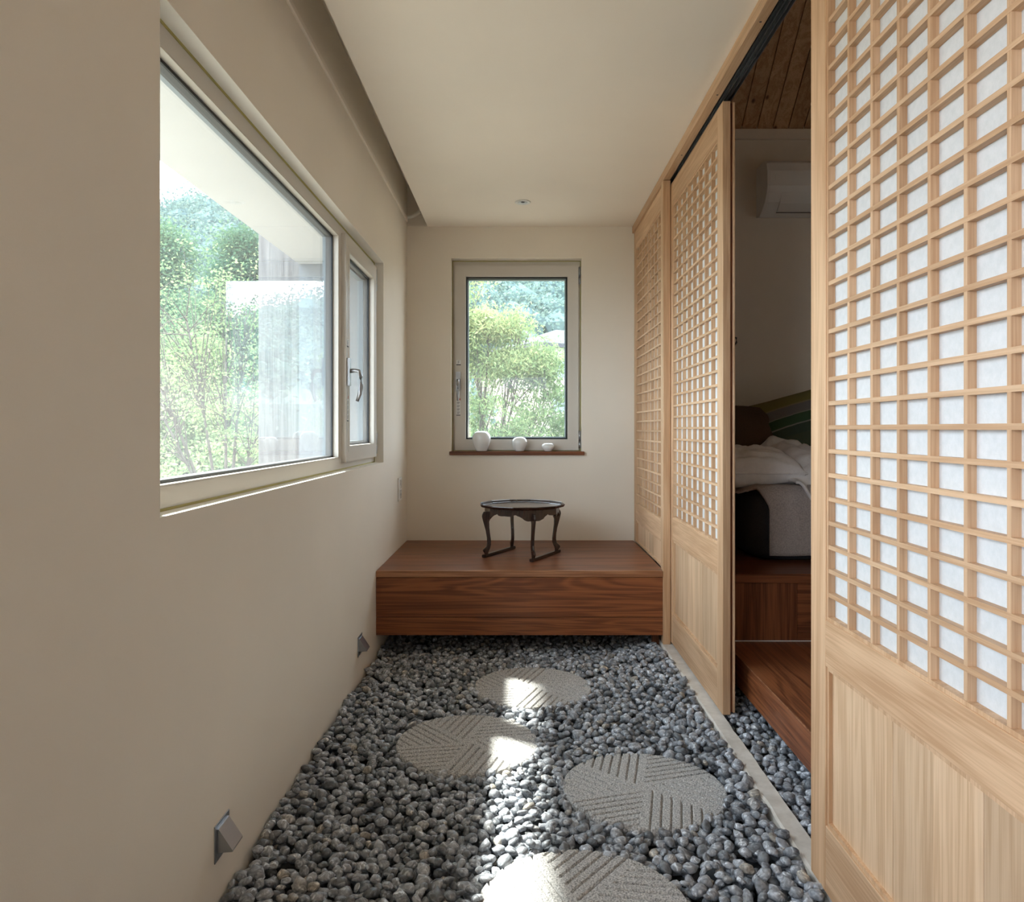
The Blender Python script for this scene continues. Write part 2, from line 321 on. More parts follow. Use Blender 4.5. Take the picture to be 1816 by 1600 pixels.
# ------------------------------------------------------------------ lattice doors
def lattice_door(name, label, xf, y0, y1, zb, zt, lat0, lat1, rail, botrail, stile, th=.038, cols=8, rows=28, boards=6):
    """face at x=xf looking to -x, from y0 (near) to y1 (far)"""
    t = thing(name, label, 'door', (xf+th/2, (y0+y1)/2, zb))
    xb = xf + th
    bx('stile', xf, xb, y0, y0+stile, zb, zt, M['cedarZ'], t, .0018)
    bx('stile', xf, xb, y1-stile, y1, zb, zt, M['cedarZ'], t, .0018)
    ya, yb = y0+stile, y1-stile
    bx('rail', xf+.0006, xb, ya, yb, lat1, zt, M['cedarY'], t, .0012)
    bx('rail', xf+.0006, xb, ya, yb, rail, lat0, M['cedarY'], t, .0012)
    if botrail > zb: bx('rail', xf+.0006, xb, ya, yb, zb, botrail, M['cedarY'], t, .0012)
    # thin inner border round the lattice and round the panel
    Mp = lambda u, v, d: (xf+d, u, v)
    bm = bmesh.new(); ring_frame(bm, Mp, ya, yb, lat0, lat1, .008, .004, .021); link_mesh('lattice_border', bm, M['cedarZ'], t)
    bm = bmesh.new(); ring_frame(bm, Mp, ya, yb, max(botrail, zb), rail, .010, .005, .018); link_mesh('panel_border', bm, M['cedarZ'], t)
    la, lb, lc, ld = ya+.004, yb-.004, lat0+.004, lat1-.004
    for i in range(1, cols):
        y = la + (lb-la)*i/cols; bx('lattice_bar', xf+.0055, xf+.021, y-.0052, y+.0052, lc, ld, M['cedarZ'], t)
    for j in range(1, rows):
        z = lc + (ld-lc)*j/rows; bx('lattice_bar', xf+.0050, xf+.0205, la, lb, z-.0050, z+.0050, M['cedarY'], t)
    bx('paper', xf+.0212, xf+.0222, la-.006, lb+.006, lc-.006, ld+.006, M['paper'], t)
    pa, pb = ya+.006, yb-.006
    for i in range(boards):
        s = (pb-pa)/boards; bx('panel_board', xf+.013+.0006*(i%2), xf+.024, pa+s*i+.0004, pa+s*(i+1)-.0004, max(botrail, zb)-.004, rail+.004, M['board'], t)
    return t
dA = lattice_door('lattice_door', 'nearest light wooden lattice sliding door, cut off by the right picture edge', .733, .83, 1.918, H-1.113, H+1.288,
    H-.459, H+1.151, H-.570, H-.953, .090)
d2 = lattice_door('lattice_door', 'half open lattice sliding door between the post and the doorway to the bed', .787, 2.955, 4.01, H-1.113, H+1.272,
    H-.460, H+1.151, H-.578, H-.962, .082, th=.031)
bx('edge_rib', .8275, .836, 2.956, 4.0, H-1.105, H+1.268, M['cedarZ'], d2, .0015)
bx('edge_groove', .8185, .8274, 2.968, 3.99, H-1.105, H+1.268, M['darkZ'], d2)
bm = bmesh.new(); tube(bm, [(.834,2.965,H+.355),(.842,2.962,H+.352),(.843,2.962,H+.335),(.835,2.965,H+.325)], .004, 8)
link_mesh('latch', bm, M['black'], d2, True)['label'] = 'small black metal latch'
d3 = lattice_door('lattice_panel', 'fixed lattice panel standing on the bench between post and end wall', .757, 4.022, 5.045, H-.744, H+1.292,
    H-.492, H+1.172, H-.602, H-.744, .072)
d3['category'] = 'panel'

# ------------------------------------------------------------------ windows
PL = lambda u, v, d: (-W2-d, u, v)
PB = lambda u, v, d: (u, YB+d, v)
def part(name, Mp, fn, m, parent, smooth=False):
    bm = bmesh.new(); fn(bm); return link_mesh(name, bm, m, parent, smooth)
def window_sash(par, Mp, u0, u1, v0, v1, d, hinge_u, handle_u, handle_v, hs):
    """opening sash with bead lines, gasket, pane, hinges and a lever handle"""
    sa = part('sash', Mp, lambda b: ring_frame(b, Mp, u0, u1, v0, v1, .073, d, d+.055), M['metal_frame'], par)
    part('sash_bead', Mp, lambda b: (ring_frame(b, Mp, u0+.045, u1-.045, v0+.045, v1-.045, .026, d-.0012, d+.01)), M['metal_frame'], sa)
    part('gasket', Mp, lambda b: ring_frame(b, Mp, u0+.070, u1-.070, v0+.070, v1-.070, .013, d+.026, d+.054), M['gasket'], sa)
    part('outer_sash', Mp, lambda b: ring_frame(b, Mp, u0+.060, u1-.060, v0+.060, v1-.060, .030, d+.056, d+.085), M['outer_frame'], sa)
    part('pane', Mp, lambda b: mbox(b, Mp, u0+.078, u1-.078, v0+.078, v1-.078, d+.030, d+.052), M['glass'], sa)
    for zz in (v0+.015, v1-.125):
        h = part('hinge', Mp, lambda b: (tube(b, [Mp(hinge_u, zz, d+.006), Mp(hinge_u, zz+.045, d+.006)], .0075, 10), tube(b, [Mp(hinge_u, zz+.048, d+.006), Mp(hinge_u, zz+.115, d+.006)], .0075, 10)), M['alu'], sa, True)
    hd = part('handle_plate', Mp, lambda b: mbox(b, Mp, handle_u-.016, handle_u+.016, handle_v-.062, handle_v+.062, d-.013, d-.0005), M['steel'], sa)
    pts = [(0,.005,-.012),(0,.006,-.035),(0,.004,-.050),(0,-.02,-.059),(0,-.06,-.062),(0,-.10,-.055),(0,-.132,-.043)]
    part('lever', Mp, lambda b: tube(b, [Mp(handle_u+a, handle_v+b2, d+c) for a,b2,c in pts], [.010,.009,.0095,.0095,.0095,.009,.007], 12), M['steel'], hd, True)
    return sa
def stickers(par, Mp, u, v_f, v_t, d):
    sF = part('sticker', Mp, lambda b: (mbox(b, Mp, u-.015, u+.015, v_f-.012, v_f+.017, d-.0012, d-.0004)), M['sticker'], par)
    part('sticker_band', Mp, lambda b: mbox(b, Mp, u-.015, u+.015, v_f-.018, v_f-.012, d-.0013, d-.0004), M['ink'], sF)
    part('letter', Mp, lambda b: (mbox(b, Mp, u-.004, u-.002, v_f-.009, v_f+.012, d-.0018, d-.0012), mbox(b, Mp, u-.002, u+.008, v_f+.0105, v_f+.012, d-.0018, d-.0012),
        mbox(b, Mp, u-.002, u+.006, v_f+.001, v_f+.003, d-.0018, d-.0012)), M['ink'], sF)
    s2 = part('sticker', Mp, lambda b: mbox(b, Mp, u-.015, u+.012, v_t-.048, v_t+.048, d-.0012, d-.0004), M['sticker'], par)
    s2['label'] = 'white instruction sticker with small lines of print'
    part('sticker_band', Mp, lambda b: mbox(b, Mp, u-.015, u+.012, v_t-.053, v_t-.048, d-.0013, d-.0004), M['ink'], s2)
    part('sticker_corner', Mp, lambda b: mbox(b, Mp, u+.006, u+.012, v_t+.049, v_t+.062, d-.0013, d-.0004), M['red'], s2)
    def lines(b):
        for g_i in range(4):
            for l in range(3):
                v = v_t+.036-g_i*.022-l*.0055; mbox(b, Mp, u-.011, u+.008-.004*(l==2), v, v+.0022, d-.0018, d-.0012)
    part('print', Mp, lines, M['ink'], s2)
# side window
w1 = bpy.data.objects.new('window_1', None); COL.objects.link(w1); w1['kind'] = 'structure'; w1.location = (-.80, 2.88, WZ0)
D = .05
part('window_frame', PL, lambda b: (ring_frame(b, PL, WY0, WY1, WZ0, WZ1, .055, D, D+.075), mbox(b, PL, 3.362, 3.462, WZ0+.055, WZ1-.055, D, D+.07)), M['metal_frame'], w1)
part('glazing_bead', PL, lambda b: ring_frame(b, PL, WY0+.053, 3.364, WZ0+.053, WZ1-.053, .006, D+.001, D+.03), M['metal_frame'], w1)
part('gasket', PL, lambda b: ring_frame(b, PL, WY0+.056, 3.361, WZ0+.056, WZ1-.056, .011, D+.025, D+.055), M['gasket'], w1)
part('outer_frame', PL, lambda b: ring_frame(b, PL, WY0+.02, 3.40, WZ0+.02, WZ1-.02, .046, D+.056, D+.07), M['outer_frame'], w1)
part('pane', PL, lambda b: mbox(b, PL, WY0+.064, 3.353, WZ0+.064, WZ1-.064, D+.028, D+.052), M['glass'], w1)
part('sealant', PL, lambda b: ring_frame(b, PL, WY0+.0005, WY1-.0005, WZ0+.0005, WZ1-.0005, .006, D-.003, D), M['seal'], w1)
part('reveal', PL, lambda b: ring_frame(b, PL, WY0-.0001, WY1+.0001, WZ0-.0001, WZ1+.0001, .0006, -.0006, D-.003), M['edge'], w1)
s1 = window_sash(w1, PL, 3.408, 4.130, WZ0+.034, WZ1-.036, D-.022, 4.140, 3.437, H+.255, 1)
stickers(w1, PL, 3.438, H+.385, H+.085, D-.022)
# end window
w2 = bpy.data.objects.new('window_2', None); COL.objects.link(w2); w2['kind'] = 'structure'; w2.location = (-.02, YB+.1, BZ0)
D2 = .085
part('window_frame', PB, lambda b: ring_frame(b, PB, BX0, BX1, BZ0, BZ1, .05, D2, D2+.075), M['metal_frame'], w2)
part('sealant', PB, lambda b: ring_frame(b, PB, BX0+.0005, BX1-.0005, BZ0+.0005, BZ1-.0005, .005, D2-.003, D2), M['seal'], w2)
s2_ = window_sash(w2, PB, -.437, .394, BZ0+.006, BZ1-.034, D2-.020, .402, -.413, H+.318, 1)
stickers(w2, PB, -.412, H+.443, H+.140, D2-.020)
sill = struct(bx('window_sill', -.467, .426, YB-.026, YB+.085, BZ0-.024, BZ0, M['darkX'], None, .003))
adopt(sill, w2); 

# porcelain jars on the sill
def jar(label, x, y, prof):
    bm = bmesh.new(); lathe(bm, prof, (0,0,0), 48); o = link_mesh('porcelain_jar', bm, M['porcelain'], None, True)
    o.location = (x, y, BZ0); tag(o, label, 'jar', 'white porcelain jars on the sill'); sb = o.modifiers.new('s', 'SUBSURF'); sb.levels = 1; sb.render_levels = 1
jar('largest white porcelain jar, left on the end window sill', -.255, 5.062, [(0,0),(.034,0),(.039,.006),(.049,.030),(.0575,.054),(.0625,.078),(.0615,.096),(.055,.113),(.043,.126),(.028,.1335),(.017,.1350),(.014,.133),(.012,.126),(0,.125)])
jar('middle-sized round white porcelain jar on the end window sill', -.002, 5.062, [(0,0),(.028,0),(.030,.004),(.043,.028),(.0515,.052),(.050,.070),(.040,.086),(.024,.0945),(.014,.096),(.012,.094),(.011,.086),(0,.084)])
jar('smallest flattened white porcelain jar, right on the end window sill', .187, 5.062, [(0,0),(.022,0),(.024,.003),(.036,.014),(.0435,.030),(.041,.043),(.030,.0525),(.018,.0545),(.016,.0525),(.014,.046),(0,.044)])

# ------------------------------------------------------------------ bench
bench = thing('wooden_bench', 'dark reddish brown wooden platform bench across the end of the corridor', 'bench', (0, 4.5, .036))
bt = H-.742
for k, (ya, yb) in enumerate(((3.99,4.165),(4.165,4.36),(4.36,4.55),(4.55,4.75),(4.75,5.048))):
    bx('top_board', -.749, .752, ya+.0006, yb-.0006, bt-.030, bt-.0004*(k%2), M['darkX'], bench, .0008)
bx('front_edge', -.749, .7445, 3.960, 3.9895, bt-.033, bt, M['worn'], bench, .0025)
bx('front_board', -.749, .7445, 3.964, 3.986, H-1.0 + .018, bt-.0345, M['front'], bench, .001)
bx('front_board', -.749, .7445, 3.965, 3.986, H-1.077, H-1.0 + .0155, M['front'], bench, .001)
bx('support_leg', .70, .735, 4.03, 4.07, -.09, bt-.03, M['darkZ'], bench)
bx('bearer', -.749, .74, 4.30, 4.34, H-1.05, bt-.03, M['darkX'], bench)

# ------------------------------------------------------------------ soban tray table
tb = thing('tray_table', 'low twelve-sided black lacquer tray table with curved legs on the bench', 'table', (.013, 4.463, bt))
ang = -R(27)
def loc_rot(p):     # table frame -> world
    x, y, z = p; c, s = math.cos(ang), math.sin(ang)
    return Vector((.013 + x*c - y*s, 4.463 + x*s + y*c, bt + z))
def tpart(name, bm, m, parent=tb, smooth=False):
    for v in bm.verts: v.co = loc_rot(v.co)
    bmesh.ops.recalc_face_normals(bm, faces=bm.faces[:]); return link_mesh(name, bm, m, parent, smooth)
def poly_lathe(bm, prof, seg=12, off=.5):
    rings = []
    for r, z in prof:
        if r < 1e-5: rings.append([bm.verts.new((0,0,z))])
        else: rings.append([bm.verts.new((r*math.cos(2*math.pi*(k+off)/seg), r*math.sin(2*math.pi*(k+off)/seg), z)) for k in range(seg)])
    for a, b2 in zip(rings, rings[1:]):
        for k in range(seg):
            k2 = (k+1) % seg
            if len(a) == 1: bm.faces.new((a[0], b2[k], b2[k2]))
            elif len(b2) == 1: bm.faces.new((a[k], a[k2], b2[0]))
            else: bm.faces.new((a[k], a[k2], b2[k2], b2[k]))
bm = bmesh.new(); poly_lathe(bm, [(0,.284),(.232,.284),(.2455,.288),(.2535,.300),(.2515,.3035),(.2475,.3015),(.240,.2925),(.236,.2905)]); tpart('tray_rim', bm, M['lacquer'])
bm = bmesh.new(); poly_lathe(bm, [(.238,.2900),(.236,.2912),(0,.2912)]); tpart('tray_top', bm, M['lacquer_top'])
# apron: twelve facets, scalloped edge that drops at the legs
leg_angs = [math.atan2(sy*.155, sx*.150) for sx, sy in ((1,1),(-1,1),(-1,-1),(1,-1))]
def drop(a):
    d = min(abs((a-l+math.pi) % (2*math.pi) - math.pi) for l in leg_angs)
    t = d/(math.pi/4)
    base = .030
    if t < .22: base = .062
    elif t < .36: base = .062 - .012*(t-.22)/.14
    elif t < .56: base = .047 - .014*math.sin((t-.36)/.2*math.pi/2)
    elif t < .66: base = .028
    else: base = .034 + .003*math.sin((t-.66)/.34*math.pi)
    return base
bm = bmesh.new(); n = 144; outer = []; 
for k in range(n):
    a = 2*math.pi*k/n; sec = 2*math.pi/12; am = (a % sec) - sec/2; r = .219*math.cos(sec/2)/math.cos(am)
    top, bot = .284, .284 - drop(a)
    outer.append([bm.verts.new((rr*math.cos(a), rr*math.sin(a), z)) for rr, z in ((r,top),(r,bot),(r-.009,bot),(r-.009,top))])
for k in range(n):
    a_, b_ = outer[k], outer[(k+1) % n]
    for i in range(4): bm.faces.new((a_[i], b_[i], b_[(i+1)%4], a_[(i+1)%4]))
tpart('apron', bm, M['lacquer'])
# cabriole legs (flat boards with a curved outline in the radial plane)
outl = [(.232,.262),(.240,.250),(.243,.236),(.238,.215),(.229,.185),(.219,.150),(.213,.115),(.2115,.085),(.216,.062),(.228,.052),(.236,.044),(.237,.036),(.230,.026),(.226,.018)]
inn  = [(.205,.262),(.203,.250),(.197,.236),(.197,.220),(.204,.205),(.203,.170),(.198,.130),(.193,.095),(.193,.070),(.199,.050),(.206,.036),(.208,.030),(.209,.024),(.209,.018)]
for la in leg_angs:
    bm = bmesh.new(); th_ = .0095; rad = Vector((math.cos(la), math.sin(la), 0)); tan = Vector((-rad.y, rad.x, 0)); grid = []
    for (ro, zo), (ri, zi) in zip(outl, inn):
        grid.append([bm.verts.new(rad*ro + tan*th_*.6 + Vector((0,0,zo))), bm.verts.new(rad*(ro+.0025) + Vector((0,0,zo))), bm.verts.new(rad*ro - tan*th_*.6 + Vector((0,0,zo))),
                     bm.verts.new(rad*ri - tan*th_ + Vector((0,0,zi))), bm.verts.new(rad*ri + tan*th_ + Vector((0,0,zi)))])
    for a_, b_ in zip(grid, grid[1:]):
        for i in range(5): bm.faces.new((a_[i], a_[(i+1)%5], b_[(i+1)%5], b_[i]))
    bm.faces.new(grid[0]); bm.faces.new(grid[-1][::-1]); tpart('leg', bm, M['lacquer'])
for sx in (-1, 1):
    bm = bmesh.new(); xx = sx*.152; box(bm, xx-.0125, xx+.0125, -.190, .190, .0, .018); bmesh.ops.bevel(bm, geom=bm.edges[:], offset=.003, segments=2, affect='EDGES')
    tpart('foot_runner', bm, M['lacquer'])

# ------------------------------------------------------------------ small fittings
dl = thing('downlight', 'small round recessed downlight in the corridor ceiling', 'light', (.017, 4.50, CZ))
bm = bmesh.new(); lathe(bm, [(.046,-.0005),(.047,-.003),(.044,-.005),(.030,-.003),(.028,.0)], (.017,4.50,CZ), 40); link_mesh('trim_ring', bm, M['white'], dl, True)
bm = bmesh.new(); lathe(bm, [(.029,-.0022),(.022,-.0012),(.014,-.0006),(0,-.0004)], (.017,4.50,CZ), 32); link_mesh('reflector', bm, M['alu'], dl, True)
bm = bmesh.new(); lathe(bm, [(0,-.003),(.008,-.003),(.012,-.001)], (.017,4.50,CZ), 20); link_mesh('lens', bm, M['ink'], dl, True)
ol = thing('wall_outlet', 'white wall outlet plate low beside the bench corner', 'outlet', (-W2, 4.73, H-.376))
bx('plate', -W2, -W2+.008, 4.672, 4.788, H-.449, H-.304, M['white'], ol, .003)
bx('socket', -W2+.008, -W2+.0095, 4.70, 4.76, H-.435, H-.382, M['porcelain'], ol, .0005)
bx('socket', -W2+.008, -W2+.0095, 4.70, 4.76, H-.371, H-.318, M['porcelain'], ol, .0005)
for zz in (H-.409, H-.345):
    boxes('pin_hole', [(-W2+.0095,-W2+.0098,4.718,4.724,zz-.003,zz+.003),(-W2+.0095,-W2+.0098,4.736,4.742,zz-.003,zz+.003)], M['ink'], ol)
def step_light(label, y0, z0, s=.092):
    t = thing('step_light', label, 'light', (-W2, y0+s/2, z0), 'step lights low on the left wall')
    bx('back_plate', -W2, -W2+.003, y0, y0+s, z0, z0+s, M['alu'], t, .0008)
    bm = bmesh.new(); x = -W2+.003; c = .012
    a = [(x+.004, y0+c, z0+s-.012), (x+.004, y0+s-c, z0+s-.012), (x+.038, y0+s-c, z0+.029), (x+.038, y0+c, z0+.029)]
    b2 = [(x, y0+c, z0+s-.012), (x, y0+s-c, z0+s-.012), (x, y0+s-c, z0+.022), (x, y0+c, z0+.022)]
    A = [bm.verts.new(p) for p in a]; B = [bm.verts.new(p) for p in b2]; C_ = [bm.verts.new((x+.038, y0+c, z0+.025)), bm.verts.new((x+.038, y0+s-c, z0+.025))]
    bm.faces.new(A); bm.faces.new((A[0], A[3], C_[0], B[3], B[0])); bm.faces.new((A[1], B[1], B[2], C_[1], A[2])); bm.faces.new((A[3], A[2], C_[1], C_[0])); bm.faces.new((A[0], B[0], B[1], A[1]))
    bmesh.ops.recalc_face_normals(bm, faces=bm.faces[:]); link_mesh('hood', bm, M['alu'], t)
    bx('lamp_slot', -W2+.003, -W2+.020, y0+.02, y0+s-.02, z0+.026, z0+.029, M['white'], t)
step_light('nearer silver step light low on the left wall by the gravel', 1.866, H-1.070)
step_light('farther silver step light low on the left wall near the bench', 3.515, H-1.058)
# conduit in the ceiling slot
cd = thing('conduit', 'corrugated pale conduit curling in the ceiling slot above the end wall', 'conduit', (-.68, 5.0, H+1.40))
bm = bmesh.new(); pts = []; rr = []
for i in range(61):
    t = i/60; a = t*R(80); pts.append((-.748+.12*math.sin(a)*1.0+.0, 5.015, H+1.392+.12*(1-math.cos(a)))); rr.append(.0135 if i % 2 else .0115)
tube(bm, pts, rr, 12); link_mesh('hose', bm, M['edge'], cd, True)
bm = bmesh.new(); tube(bm, [(-.64,5.02,H+1.52),(-.662,5.01,H+1.50),(-.655,5.01,H+1.475),(-.63,5.02,H+1.46)], .004, 8); link_mesh('wire', bm, M['red'], cd, True)['label'] = 'red wire'
bm = bmesh.new(); tube(bm, [(-.625,5.02,H+1.50),(-.645,5.01,H+1.45),(-.65,5.0,H+1.42)], .004, 8); link_mesh('wire', bm, M['black'], cd, True)['label'] = 'black wire'

# ------------------------------------------------------------------ stepping stones
def stone_mesh(seed):
    n = 200; r = .263; h = .05
    g = np.linspace(-1, 1, n); U, V = np.meshgrid(g, g)
    X = U*np.sqrt(1-V*V/2)*r; Y = V*np.sqrt(1-U*U/2)*r
    ang = np.arctan2(Y, X); rad = np.hypot(X, Y); sec = np.floor((ang % (2*np.pi))/(np.pi/3)).astype(int)
    Z = np.zeros_like(X); sp = .030
    for k in range(6):
        m = sec == k; th = k*np.pi/3
        dd = -X*np.sin(th) + Y*np.cos(th)
        ph = np.abs((dd/sp) % 1.0 - .5)*2      # 1 on the line
        gr = np.clip((ph - .76)/.12, 0, 1)
        cnt = np.abs(dd/sp) > .3
        Z = np.where(m, -.009*gr*cnt, Z)
    Z = Z - .006*np.clip((rad/r-.975)/.025, 0, 1)**2
    nz = rng.normal(0, .0006, Z.shape); Z = Z + nz
    verts = np.stack([X, Y, Z], -1).reshape(-1, 3)
    idx = np.arange(n*n).reshape(n, n)
    fa = np.stack([idx[:-1,:-1], idx[:-1,1:], idx[1:,1:], idx[1:,:-1]], -1).reshape(-1, 4)
    rim = np.concatenate([idx[0,:], idx[1:,-1], idx[-1,-2::-1], idx[-2:0:-1,0]])
    low = verts[rim].copy(); low[:,2] = -h; base = len(verts); verts = np.concatenate([verts, low]); m_ = len(rim)
    k = np.arange(m_); side = np.stack([rim, base+k, base+(k+1)%m_, np.roll(rim,-1)], -1)
    fa = np.concatenate([fa, side])
    me = bpy.data.meshes.new('stepping_stone'); me.vertices.add(len(verts)); me.vertices.foreach_set('co', verts.ravel())
    me.loops.add(len(fa)*4); me.loops.foreach_set('vertex_index', fa.ravel().astype(np.int32)); me.polygons.add(len(fa))
    me.polygons.foreach_set('loop_start', np.arange(0, len(fa)*4, 4, dtype=np.int32)); me.update(calc_edges=True); me.validate()
    return me
sme = stone_mesh(1); ZS = -.044
STONES = [(.058, 3.43, 8, 'round grooved stepping stone farthest down the path, nearest the bench'),
          (-.193, 2.818, 12, 'second round grooved stepping stone from the bench, left of the path'),
          (.402, 2.462, 78, 'round grooved stepping stone on the right beside the threshold'),
          (.155, 1.838, 52, 'nearest round grooved stepping stone, cut off by the bottom picture edge')]
for i, (x, y, a, lab) in enumerate(STONES):
    o = link_me('stepping_stone', sme if i == 0 else sme, M['stone'] if i == 0 else None)
    o.location = (x, y, ZS); o.rotation_euler = (R(.4), R(.5), R(a)); tag(o, lab, 'stepping stone', 'round stepping stones in the gravel')

# ------------------------------------------------------------------ gravel: pebbles dropped one by one onto a height field
def pebble_proto(seed):
    bm = bmesh.new(); bmesh.ops.create_icosphere(bm, subdivisions=2, radius=1)
    for v in bm.verts:
        p = v.co.normalized(); k = 1 + .30*noise.noise(p*1.2 + Vector((seed*3.1, 0, 0))) + .17*noise.noise(p*2.5 + Vector((0, seed*1.7, 0)))
        v.co = p*k
    me = bpy.data.meshes.new('pebble'); bm.to_mesh(me); bm.free()
    me.polygons.foreach_set('use_smooth', [True]*len(me.polygons)); me.materials.append(M['pebble']); return me
protos = [pebble_proto(s) for s in range(10)]
PV = [np.array([v.co[:] for v in me.vertices]) for me in protos]
PF = np.array([p.vertices[:] for p in protos[0].polygons])
cell = .004; gx0, gx1, gy0, gy1 = -.75, 1.22, .95, 4.40
nx, ny = int((gx1-gx0)/cell), int((gy1-gy0)/cell); HF = np.full((ny, nx), -.107)
GX = gx0 + (np.arange(nx)+.5)*cell; GY = gy0 + (np.arange(ny)+.5)*cell
block = np.zeros((ny, nx), bool)
XX, YY = np.meshgrid(GX, GY)
block |= (XX > .730) & (XX < .808)
for x, y, a, l in STONES: block |= np.hypot(XX-x, YY-y) < .261
lvl = -.006 + .010*np.sin(XX*7+YY*3)*np.cos(YY*5.1)*.5
lvl = lvl - .054 + .046*np.clip((XX-.50)/.20, 0, 1)
lvl = np.where(XX > .8, -.016, lvl) - .016*np.clip((YY-3.80)/.12, 0, 1)
PEB = []
def drop_one(tries, small):
    L_ = float(rng.normal(.0192, .0034)) * (0.8 if small else 1); L_ = min(max(L_, .012), .029)
    sx, sy, sz = L_, L_*rng.uniform(.68, .92), L_*rng.uniform(.48, .70)
    best = None
    for _ in range(tries):
        if rng.random() < .86: x = rng.uniform(gx0+.010, .727)
        else: x = rng.uniform(.812, gx1-.02)
        y = rng.uniform(gy0+.02, gy1-.02); ix, iy = int((x-gx0)/cell), int((y-gy0)/cell)
        if block[iy, ix] : continue
        h_ = HF[iy, ix] - lvl[iy, ix]
        if best is None or h_ < best[0]: best = (h_, x, y, ix, iy)
    if best is None: return None
    _, x, y, ix, iy = best; yaw = rng.uniform(0, math.pi); k = int(L_/cell)+1
    x0, x1, y0, y1 = max(ix-k,0), min(ix+k+1,nx), max(iy-k,0), min(iy+k+1,ny)
    dx = GX[x0:x1][None,:]-x; dy = GY[y0:y1][:,None]-y; c, s = math.cos(yaw), math.sin(yaw)
    u = (dx*c+dy*s)/sx; v = (-dx*s+dy*c)/sy; q = 1-(u*u+v*v); ins = q > 0
    if not ins.any(): return None
    prof = np.sqrt(np.clip(q, 0, 1))*sz*.93; sub = HF[y0:y1, x0:x1]
    zc_ = float((sub+prof*.9)[ins].max()) - sz*.30
    if zc_ + sz > lvl[iy, ix] + .024: return None
    HF[y0:y1, x0:x1] = np.where(ins, np.maximum(sub, zc_+prof), sub)
    # stones keep their tops clear: no pebble may sink below the slab
    return (x, y, zc_, sx, sy, sz, yaw)
fails = 0
while len(PEB) < 21000 and fails < 9000:
    p_ = drop_one(9, len(PEB) > 12500)
    if p_ is None: fails += 1; continue
    PEB.append(p_)
PEB = [p for p in PEB if p[2] + p[5] > -.086]        # drop those buried out of sight
print('pebbles', len(PEB), 'fails', fails)
gb = thing('gravel_bed', 'bed of dark grey river pebbles covering the corridor floor around the stepping stones', 'gravel')
near = sorted(range(len(PEB)), key=lambda i: (0 if (PEB[i][2]+PEB[i][5] > -.058 and PEB[i][1] > 1.86 and -.62 < PEB[i][0] < .74) else 1, PEB[i][1]))[:300]
ns = set(near)
from mathutils import Euler
allv, allf, off = [], [], 0
for i, (x, y, z, sx, sy, sz, yaw) in enumerate(PEB):
    kd = i % 10; tilt = (rng.normal(0, .36), rng.normal(0, .36))
    if x < -W2+sx: x = -W2+sx*.95
    if i in ns:
        o = bpy.data.objects.new('pebble', protos[kd]); COL.objects.link(o); o.parent = gb; o.location = (x, y, z); o.scale = (sx, sy, sz); o.rotation_euler = (tilt[0], tilt[1], yaw)
    else:
        Rm = np.array(Euler((tilt[0], tilt[1], yaw)).to_matrix()); v = (PV[kd]*[sx, sy, sz]) @ Rm.T + [x, y, z]
        allv.append(v); allf.append(PF+off); off += len(v)
V_ = np.concatenate(allv); F_ = np.concatenate(allf)
def np_mesh(name, V_, F_, smooth=True):
    k = F_.shape[1]; me = bpy.data.meshes.new(name); me.vertices.add(len(V_)); me.vertices.foreach_set('co', V_.astype(np.float32).ravel())
    me.loops.add(F_.size); me.loops.foreach_set('vertex_index', F_.astype(np.int32).ravel()); me.polygons.add(len(F_))
    me.polygons.foreach_set('loop_start', np.arange(0, F_.size, k, dtype=np.int32))
    me.update(calc_edges=True)
    if smooth: me.polygons.foreach_set('use_smooth', np.ones(len(F_), bool))
    return me
o = link_me('pebbles', np_mesh('pebbles', V_, F_), M['pebble'], gb); o['kind'] = 'stuff'

# ------------------------------------------------------------------ bedroom things
XP = .893
step = thing('wooden_step', 'low dark wooden step inside the doorway, floating over the gravel', 'step', (2, 2, .05))
zt = H-.933
bx('tread_board', XP, XP+.30, .2, 3.335, zt-.127, zt, M['darkY'], step, .0015)
for k in range(5): bx('tread_board', XP+.301+k*.4, XP+.70+k*.4, .2, 3.335, zt-.127, zt-.0006, M['darkY'], step, .0015)
bx('edge_strip', XP-.0008, XP+.0025, .2, 3.335, zt-.003, zt+.0006, M['worn'], step)
pf = thing('bed_platform', 'raised dark wooden sleeping platform behind the step in the bedroom', 'platform', (2, 4, zt))
zp = H-.636
bx('riser_board', .845, 1.215, 3.336, 3.36, zt+.004, zp-.040, M['darkZ'], pf, .001)
bx('riser_board', 1.216, 3.19, 3.3365, 3.36, zt+.04, zp-.040, M['darkX'], pf, .001)
bx('riser_board', 1.216, 3.19, 3.335, 3.36, zt+.004, zt+.0395, M['darkX'], pf, .001)
bx('sealant_line', .845, 3.19, 3.333, 3.3365, zt+.0002, zt+.004, M['white'], pf)
bx('platform_top', .845, 3.19, 3.325, BY-.003, zp-.040, zp, M['darkX'], pf, .002)
bx('back_support', .845, 3.19, 3.40, 3.45, -.10, zp-.041, M['darkX'], pf)
